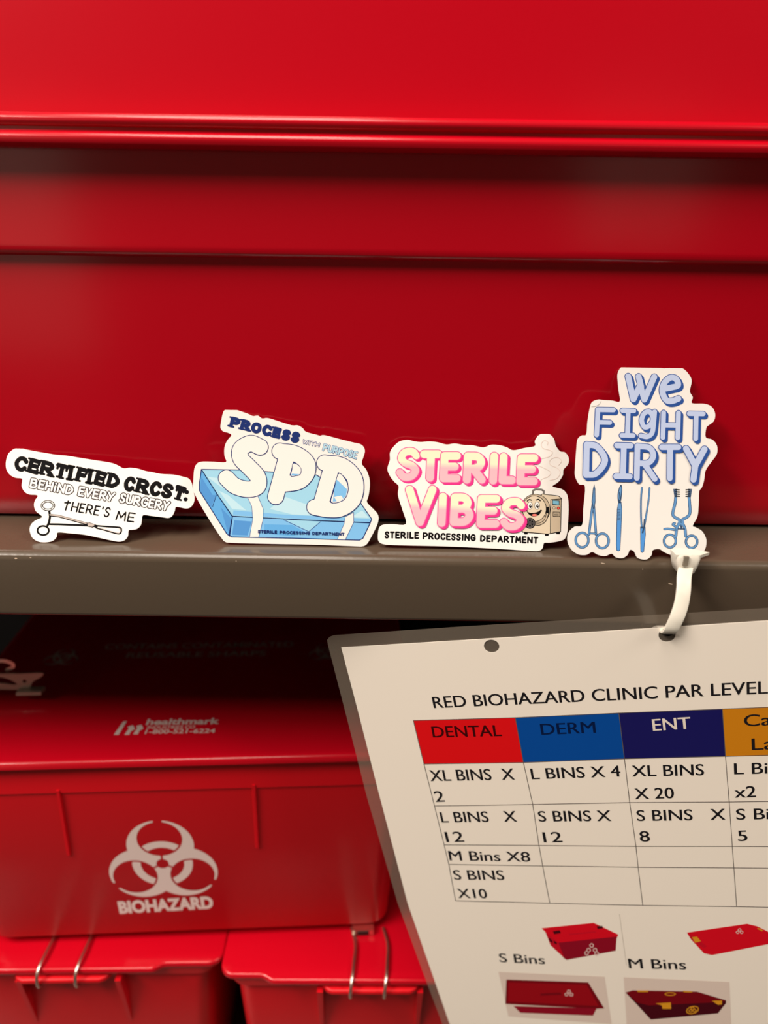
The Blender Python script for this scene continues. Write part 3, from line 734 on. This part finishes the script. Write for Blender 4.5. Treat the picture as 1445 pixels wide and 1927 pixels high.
# 4 --- blue lettering sticker with four instruments
o4 = [(505,160),(520,115),(555,85),(620,88),(680,80),(750,98),(830,83),(900,105),(980,88),(1060,105),(1115,160),(1135,215),(1120,300),(1145,350),(1138,400),(1240,405),(1305,430),(1335,490),(1325,550),(1285,585),(1260,610),(1255,690),(1310,710),(1350,760),(1350,830),(1310,890),(1255,970),(1240,1060),(1220,1120),(1200,1150),(1195,1260),(1185,1360),(1145,1440),(1170,1455),(1225,1490),(1260,1560),(1250,1640),(1210,1680),(1150,1695),(1050,1698),(960,1690),(900,1665),(860,1640),(805,1650),(795,1690),(760,1725),(715,1728),(670,1710),(645,1660),(610,1648),(590,1690),(545,1718),(490,1710),(455,1680),(400,1700),(340,1690),(290,1665),(240,1690),(170,1685),(110,1640),(80,1570),(90,1500),(140,1450),(205,1435),(215,1300),(230,1110),(180,1090),(145,1020),(145,940),(155,800),(165,710),(200,675),(240,665),(250,560),(270,440),(290,390),(340,370),(400,375),(460,378),(525,385),(515,290),(508,220)]
OR4, SC4 = (1050, 670), 4.5156
s4, f4 = sticker('sticker', o4, OR4, SC4, 'tall white sticker with blue lettering and four blue instruments, behind the zip tie')
A = Art(f4, OR4, SC4, z0=.00003)
PER = mat('periwinkle_ink', (188, 204, 238), .65, spec=.05); DB = mat('royal_blue_ink', (44, 82, 156), .65, spec=.05)
L = 0
for ch, box, r, sl_, ln in (('w', (570,148,842,392), 25, .02, .0), ('e', (858,160,1046,408), 25, 0, 0), ('F', (306,436,478,690), 20, .02, .05), ('J', (520,444,656,694), 20, .02, .03), ('g', (682,452,832,704), 20, .02, .03), ('H', (868,462,1034,712), 20, .02, .03), ('T', (1088,470,1246,722), 20, .02, .02),
                        ('D', (210,728,420,1036), 26, .02, .02), ('J', (466,736,630,1046), 24, .02, .03), ('R', (642,742,842,1060), 24, .05, .02), ('T', (852,752,1040,1064), 24, .0, .01), ('Y', (1058,762,1266,1074), 26, .03, 0)):
    A.letter(ch, box, r, PER, L, DB, 6, DB, (16, 18), sl_, ln); L += 3
A.build('printed_lettering', s4)
A = Art(f4, OR4, SC4, z0=.00003)
STB = mat('steel_blue_ink', (98, 150, 205), .65, spec=.05); STD = mat('slate_outline_ink', (52, 78, 112), .65, spec=.05); BRB = mat('bright_blue_ink', (84, 152, 226), .65, spec=.05)
def inst(paths, r, m=STB, L=0, o=4):
    for p in paths: A.stroke(p, r+o, STD, L)
    for p in paths: A.stroke(p, r, m, L+1)
# needle holder
A.stroke(ell(204,1564,54,62,32), 11, STD, 0, True); A.stroke(ell(204,1564,54,62,32), 6.5, STB, 1, True)
A.stroke(ell(376,1570,54,62,32), 11, STD, 0, True); A.stroke(ell(376,1570,54,62,32), 6.5, STB, 1, True)
inst([[(262,1516),(285,1330),(300,1230)], [(322,1516),(308,1330),(298,1230)]], 7)
A.poly([(306,1085),(316,1130),(318,1235),(308,1300),(296,1300),(284,1240),(296,1130)], STD, 2); A.poly([(306,1100),(311,1150),(312,1230),(303,1290),(292,1235),(300,1150)], STB, 3)
inst([[(272,1506),(318,1508)]], 4, L=2); A.stroke([(302,1240),(306,1110)], 1.5, STD, 4)
# scalpel
A.poly(crom([(536,1092),(546,1130),(540,1200),(530,1245),(510,1240),(505,1180),(518,1120)], True, 4), STD, 0); A.poly(crom([(534,1108),(538,1140),(530,1200),(520,1222),(512,1190),(522,1130)], True, 4), STB, 1)
A.poly([(512,1240),(538,1240),(545,1300),(541,1400),(528,1650),(512,1660),(496,1650),(492,1600),(500,1300)], STD, 0)
A.poly([(514,1250),(534,1250),(540,1300),(536,1400),(524,1646),(512,1654),(500,1646),(498,1600),(505,1300)], STB, 1); A.poly([(502,1400),(536,1400),(524,1646),(512,1654),(500,1646),(498,1600)], BRB, 2)
for q in range(8): A.stroke([(506,1305+q*12),(528,1307+q*12)], 1.8, STD, 3)
A.stroke([(522,1160),(526,1215)], 4, STD, 3)
# forceps
inst([crom([(712,1120),(704,1230),(706,1400),(720,1500)], False, 5), crom([(777,1122),(768,1230),(744,1380),(728,1470)], False, 5)], 4.5, o=3.5)
A.poly([(697,1450),(742,1450),(744,1520),(730,1660),(715,1673),(700,1660)], STD, 2); A.poly([(702,1465),(738,1465),(739,1520),(726,1656),(715,1667),(704,1656)], BRB, 3)
A.stroke([(735,1390),(730,1450),(718,1500)], 7, STD, 4)
# retractor
A.stroke(ell(950,1572,50,54,32), 11, STD, 0, True); A.stroke(ell(950,1572,50,54,32), 6, STB, 1, True)
A.stroke(ell(1134,1578,48,52,32), 11, STD, 0, True); A.stroke(ell(1134,1578,48,52,32), 6, STB, 1, True)
inst([crom([(1000,1190),(994,1250),(975,1330),(985,1365),(1040,1400),(1075,1460),(1085,1530)], False, 5), crom([(1112,1190),(1118,1260),(1120,1330),(1100,1365),(1045,1400),(1010,1460),(1000,1530)], False, 5)], 9)
A.poly([(1022,1390),(1066,1390),(1076,1440),(1015,1440)], STB, 2); A.poly(ell(1046,1408,9,9,14), STD, 3); A.poly(ell(1046,1408,5,5,12), STB, 4)
A.stroke([(1020,1468),(1075,1470)], 5, STD, 3); A.stroke([(1042,1440),(1050,1462)], 8, STD, 2)
inst([crom([(1000,1478),(940,1468),(905,1470)], False, 4), crom([(1000,1450),(975,1432),(990,1420)], False, 4)], 7)
for bx_, sd in ((996, 1), (1120, -1)):
    A.poly([(bx_-18*sd,1130),(bx_+14*sd,1128),(bx_+14*sd,1200),(bx_-8*sd,1200)], mat('slate_ink', (70, 92, 124), .65, spec=.05), 2)
    for q in range(4): A.stroke([(bx_+2*sd,1136+q*18),(bx_+34*sd,1130+q*18+8)], 5, INKB, 3)
A.build('printed_instrument_drawing', s4)
# lifted corner on the upper left
A = Art(f4, OR4, SC4, z0=.0002); A.poly(crom([(282,425),(330,402),(362,378),(348,410),(310,428)], True, 3), VINYL, 0); A.build('lifted_edge', s4)

# ------------------------------------------------------------------ laminated sign
D_HOLE = .300
hole_d = ray(1255, 1193); camz = Rm @ Vector((0, 0, -1))
hp = CAM + hole_d*(D_HOLE/hole_d.dot(camz))
dn = Rm @ Vector((838, -3537, -1445)).normalized(); rt = Rm @ Vector((5702, 604, 1445)).normalized()
fs = Frame(hp, rt - dn*rt.dot(dn), -dn)
sign = empty('laminated_sign', hp, fs.m.to_3x3())
tag(sign, 'white laminated stock list with a coloured table, hung from the shelf by a zip tie', 'sign')
bpy.context.view_layer.update()
T = lambda pts: [fs.to2(*p) for p in pts]
cr8 = lambda p: (600+p[0]/1.71, 1150+p[1]/1.71)
hr = (fs.to2(940, 1216)[0]-fs.to2(911, 1216)[0])/2
def hol(px, py, r): c = fs.to2(px, py); return [(c[0]+r*math.cos(2*math.pi*k/24), c[1]+r*math.sin(2*math.pi*k/24)) for k in range(24)]
LAM = bpy.data.materials.new('clear_laminate'); LAM.use_nodes = True
nt = LAM.node_tree; nt.nodes.clear()
om = nt.nodes.new('ShaderNodeOutputMaterial'); tr = nt.nodes.new('ShaderNodeBsdfTransparent'); df = nt.nodes.new('ShaderNodeBsdfPrincipled'); mx = nt.nodes.new('ShaderNodeMixShader')
df.inputs['Base Color'].default_value = lin((150, 138, 124)); df.inputs['Roughness'].default_value = .15
mx.inputs[0].default_value = .26
nt.links.new(tr.outputs[0], mx.inputs[1]); nt.links.new(df.outputs[0], mx.inputs[2]); nt.links.new(mx.outputs[0], om.inputs[0])
pouch = [(620,1199),(628,1196),(867,1180),(1100,1166),(1300,1154),(1445,1145),(1640,1133),(1660,1150),(1690,2040),(870,2030),(832,1927),(800,1842),(748,1700),(690,1500),(652,1350),(617,1215),(615,1205)]
paper = [(642,1218.5),(900,1203),(1200,1184),(1445,1168),(1620,1157),(1650,2015),(880,2010),(846,1927),(815,1838),(767,1700),(712,1490),(674,1340)]
pp = T(paper); po = T(pouch)
h1, h2 = hol(925, 1216, hr), hol(1255, 1195, hr)
slab(fs, [po, hol(1258, 1190, hr*.62)], .00012, LAM, 'laminate_pouch', sign, z=-.0002)
slab(fs, [pp, h1, h2], .00015, PAPER, 'paper_sheet', sign, z=0)
OR8, SC8 = (600, 1150), 1.71
A = Art(fs, OR8, SC8, z0=.00002)
rows = [[(304,352),(632,343),(965,328),(1298,315),(1632,302)], [(338,492),(658,487),(983,475),(1308,467),(1634,459)], [(372,627),(688,622),(1000,616),(1320,614),(1636,610)], [(403,752),(708,754),(1020,757),(1330,757),(1640,759)], [(418,815),(720,820),(1027,824),(1335,826),(1642,829)], [(440,932),(743,940),(1042,947),(1344,951),(1646,957)]]
HC = [mat('header_red_ink', (222, 18, 24), .65, spec=.05), mat('header_blue_ink', (8, 74, 158), .65, spec=.05), mat('header_navy_ink', (26, 24, 92), .65, spec=.05), mat('header_orange_ink', (205, 130, 22), .65, spec=.05)]
for i in range(4): A.poly([rows[0][i], rows[0][i+1], rows[1][i+1], rows[1][i]], HC[i], 0)
GRID = mat('table_line_ink', (96, 88, 84), .3)
for rw in rows: A.stroke(rw, 1.1, GRID, 1)
for i in range(5): A.stroke([rw[i] for rw in rows], 1.1, GRID, 1)
A.stroke([(967, 975), (990, 1140)], .7, mat('picture_edge_ink', (190, 180, 168), .3), 1)
A.build('printed_table', sign)
A = Art(fs, OR8, SC8, z0=.00004)
TXT = mat('charcoal_ink', (34, 32, 36), .65, spec=.05); LTX = mat('cream_ink', (236, 226, 214), .65, spec=.05); DTX = mat('dark_blue_ink', (8, 30, 78), .65, spec=.05); MTX = mat('dark_maroon_ink', (66, 10, 14), .65, spec=.05)
for st, p0, p1, cp, m in (('RED BIOHAZARD CLINIC PAR LEVEL', (370,312), (1443,265), 41, TXT),
    ('DENTAL', (367,406), (588,402), 38, MTX), ('DERM', (716,398), (890,391), 38, DTX), ('ENT', (1075,385), (1196,378), 40, LTX), ('Cath', (1368,371), (1520,364), 40, TXT), ('Lab', (1393,447), (1510,442), 40, TXT),
    ('XL BINS  X', (360,547), (630,542), 38, TXT), ('2', (376,614), (405,613), 37, TXT), ('L BINS X 4', (685,541), (970,532), 37, TXT), ('XL BINS', (1008,532), (1238,528), 38, TXT), ('X 20', (1017,605), (1142,602), 37, TXT),
    ('L Bins', (1336,525), (1510,521), 38, TXT), ('x2', (1338,600), (1405,598), 38, TXT), ('L BINS   X', (395,680), (637,677), 36, TXT), ('12', (411,743), (467,742), 35, TXT), ('S BINS X', (708,677), (940,675), 36, TXT), ('12', (724,744), (783,743), 35, TXT),
    ('S BINS   X', (1024,675), (1307,671), 37, TXT), ('8', (1034,742), (1065,741), 36, TXT), ('S Bins', (1343,671), (1515,668), 37, TXT), ('5', (1349,740), (1378,739), 36, TXT),
    ('M Bins X8', (421,802), (680,806), 33, TXT), ('S BINS', (436,864), (597,865), 33, TXT), ('X10', (449,923), (542,924), 32, TXT),
    ('S Bins', (582,1129), (727,1136), 30, TXT), ('M Bins', (998,1149), (1181,1153), 33, TXT)):
    if st == 'DENTAL': A.build('printed_title', sign); A = Art(fs, OR8, SC8, z0=.00004)
    if p0[1] > 1000: A.build('table_lettering' if st == 'S Bins' else 'picture_caption', sign); A = Art(fs, OR8, SC8, z0=.00004)
    A.text(st, p0, p1, cp, m, 0)
A.build('picture_caption', sign)
P1 = mat('photo_red_ink', (196, 16, 38), .65, spec=.05); P2 = mat('photo_dark_red_ink', (140, 14, 36), .65, spec=.05); P3 = mat('photo_deep_red_ink', (118, 10, 22), .65, spec=.05); PB = mat('photo_backdrop_ink', (222, 205, 194), .65, spec=.05); YL = mat('photo_yellow_ink', (216, 150, 36), .65, spec=.05); WK = mat('photo_white_ink', (220, 190, 186), .65, spec=.05); P4 = mat('photo_maroon_ink', (70, 10, 22), .65, spec=.05); P5 = mat('photo_bright_red_ink', (214, 14, 34), .65, spec=.05)
def pic(fn):
    global A
    A = Art(fs, (900, 1690), 2.651, z0=.00004); fn(); A.build('printed_bin_picture', sign)
def pa():
    A.poly([(315,150),(575,123),(698,182),(690,200),(400,225),(335,170)], P5, 0); A.poly([(400,222),(690,192),(685,262),(440,308),(425,298)], P2, 1); A.poly([(335,170),(400,222),(432,302),(360,235)], P1, 1)
    A.poly([(372,165),(405,160),(412,175),(378,180)], P4, 2); A.poly([(590,140),(618,138),(622,150),(595,154)], P4, 2); A.poly([(450,178),(580,165),(590,170),(455,184)], P1, 2)
    A.poly([(350,195),(368,210),(372,225),(355,215)], P4, 2); A.poly([(375,210),(392,222),(392,232),(378,225)], P4, 2)
    V_ = [(565,232),(550,255),(582,255),(540,270),(590,272)]
    for q in V_: A.stroke(ell(q[0], q[1]+4, 9, 9, 10), 2.2, WK, 2, True)
pic(pa)
def pb():
    A.poly([(1040,172),(1340,128),(1390,140),(1500,195),(1470,225),(1165,284),(1125,275),(1060,205)], P5, 0)
    A.poly([(1050,182),(1075,190),(1140,240),(1125,250),(1060,205)], P1, 1); A.poly([(1065,195),(1090,192),(1110,215),(1082,222)], YL, 2); A.poly([(1395,148),(1420,160),(1415,165),(1390,152)], YL, 2)
    for q in ((1303,158), (1293,170), (1313,170)): A.stroke(ell(q[0], q[1], 7, 6, 10), 2, WK, 2, True)
pic(pb)
def pc():
    A.poly([(100,368),(630,392),(665,628),(150,590)], PB, 0)
    A.poly([(140,406),(548,420),(628,550),(580,552),(135,528)], P3, 1); A.poly([(175,538),(590,550),(572,586),(210,572)], P2, 2); A.poly([(150,420),(540,432),(600,538),(148,516)], mat('photo_lid_ink', (150, 12, 24), .65, spec=.05), 2); A.poly([(310,475),(410,470),(415,482),(310,487)], P3, 3)
    for q in ((452,466), (440,480), (464,481)): A.stroke(ell(q[0], q[1], 8, 7, 10), 2, WK, 3, True)
pic(pc)
def pd():
    A.poly([(725,395),(1252,418),(1262,640),(740,640)], PB, 0)
    A.poly([(735,472),(770,460),(1090,466),(1235,510),(1235,524),(1195,575),(860,606),(790,530)], P4, 1); A.poly([(735,470),(770,460),(1090,466),(1236,512),(1180,520),(850,535),(790,520)], P3, 2)
    A.poly([(885,525),(960,520),(962,552),(918,552),(915,535)], YL, 3); A.poly([(1165,512),(1215,510),(1215,530),(1195,532)], YL, 3); A.poly([(790,460),(850,460),(845,468),(795,468)], YL, 3); A.poly([(1020,462),(1070,464),(1065,470),(1025,469)], YL, 3)
    A.stroke(ell(1068,558,30,17,24,rot=-15), 2.4, YL, 3, True)
    for q in ((1068,550), (1058,562), (1078,560)): A.stroke(ell(q[0], q[1], 8, 6, 10), 2, YL, 3, True)
    A.stroke(ell(957,478,26,7,20), 2, YL, 3, True)
pic(pd)

# ------------------------------------------------------------------ zip tie
def at_depth(px, py, d):
    r = ray(px, py); return CAM + r*(d/r.dot(camz))
hd_ = on_z(1288, 1056, .0035)
pz = [Vector((on_z(1292, 1052, .002).x, .010, -.004)), Vector((on_z(1292, 1052, .002).x, .0065, .0015)), at_depth(1290, 1062, .3050), at_depth(1287, 1085, .298), at_depth(1286, 1110, .2955), at_depth(1281, 1140, .2945), at_depth(1270, 1170, .2945), at_depth(1258, 1190, .2972)]
hb = fs.o - fs.n*.004
pz += [hb + Vector((0, .003, -.001)), Vector((hb.x+.002, .006, -.034)), Vector((hb.x+.004, .0165, -.030)), Vector((hb.x+.006, .0175, -.012)), Vector((pz[0].x, .012, -.003))]
a1 = crom([(p.x, p.y) for p in pz], False, 6); a2 = crom([(p.y, p.z) for p in pz], False, 6)
path = [Vector((a1[i][0], a1[i][1], a2[i][1])) for i in range(len(a1))]
V = []; Fc = []; hw_, th = .0027, .0006
for i, p in enumerate(path):
    d = (path[min(i+1, len(path)-1)]-path[max(i-1, 0)]).normalized()
    w = Vector((1, 0, 0)) - d*d.x; w.normalize(); nn = d.cross(w)
    V += [p+w*hw_*sx+nn*th*sy for sx, sy in ((-1, -.6), (-.8, -1), (.8, -1), (1, -.6), (1, .6), (.8, 1), (-.8, 1), (-1, .6))]
for i in range(len(path)-1): Fc += [(i*8+k, i*8+(k+1) % 8, i*8+8+(k+1) % 8, i*8+8+k) for k in range(8)]
Fc += [tuple(reversed(range(8))), tuple(range(len(V)-8, len(V)))]
tie = empty('zip_tie', Vector((hd_.x, .003, 0)))
tag(tie, 'white nylon zip tie looped from the shelf edge through the sign', 'zip tie')
kid(mesh_obj('strap', V, Fc, NYLON, None, None, 40), tie)
# head: tapered block with a slot for the strap
hc = at_depth(1288, 1054, .3055)
bm = bmesh.new()
prof = [(-.0045, .0024, .0032), (-.0040, .0034, .0042), (-.001, .0042, .0046), (.0022, .0048, .0046), (.0034, .0044, .004)]
rg = []
for z, wx, wy in prof:
    rg.append([bm.verts.new(hc+Vector((x, y, z))) for x, y, _ in rring(0, 0, wx, wy, .0016, 0, 4)])
n = len(rg[0])
for i in range(len(rg)-1):
    for k in range(n): bm.faces.new((rg[i][k], rg[i][(k+1) % n], rg[i+1][(k+1) % n], rg[i+1][k]))
bm.faces.new(list(reversed(rg[0]))); bm.faces.new(rg[-1])
kid(bm_obj('head', bm, NYLON, None, 50), tie)
tp = at_depth(1296, 1043, .3035); 
kid(mesh_obj('tail', [tp+Vector((x, y, z)) for z in (-.0006, .0006) for x, y in ((-.006, -.0025), (.0035, -.0025), (.0085, .001), (.0035, .004), (-.006, .004))],
    [(4, 3, 2, 1, 0), (5, 6, 7, 8, 9), (0, 1, 6, 5), (1, 2, 7, 6), (2, 3, 8, 7), (3, 4, 9, 8), (4, 0, 5, 9)], NYLON), tie)
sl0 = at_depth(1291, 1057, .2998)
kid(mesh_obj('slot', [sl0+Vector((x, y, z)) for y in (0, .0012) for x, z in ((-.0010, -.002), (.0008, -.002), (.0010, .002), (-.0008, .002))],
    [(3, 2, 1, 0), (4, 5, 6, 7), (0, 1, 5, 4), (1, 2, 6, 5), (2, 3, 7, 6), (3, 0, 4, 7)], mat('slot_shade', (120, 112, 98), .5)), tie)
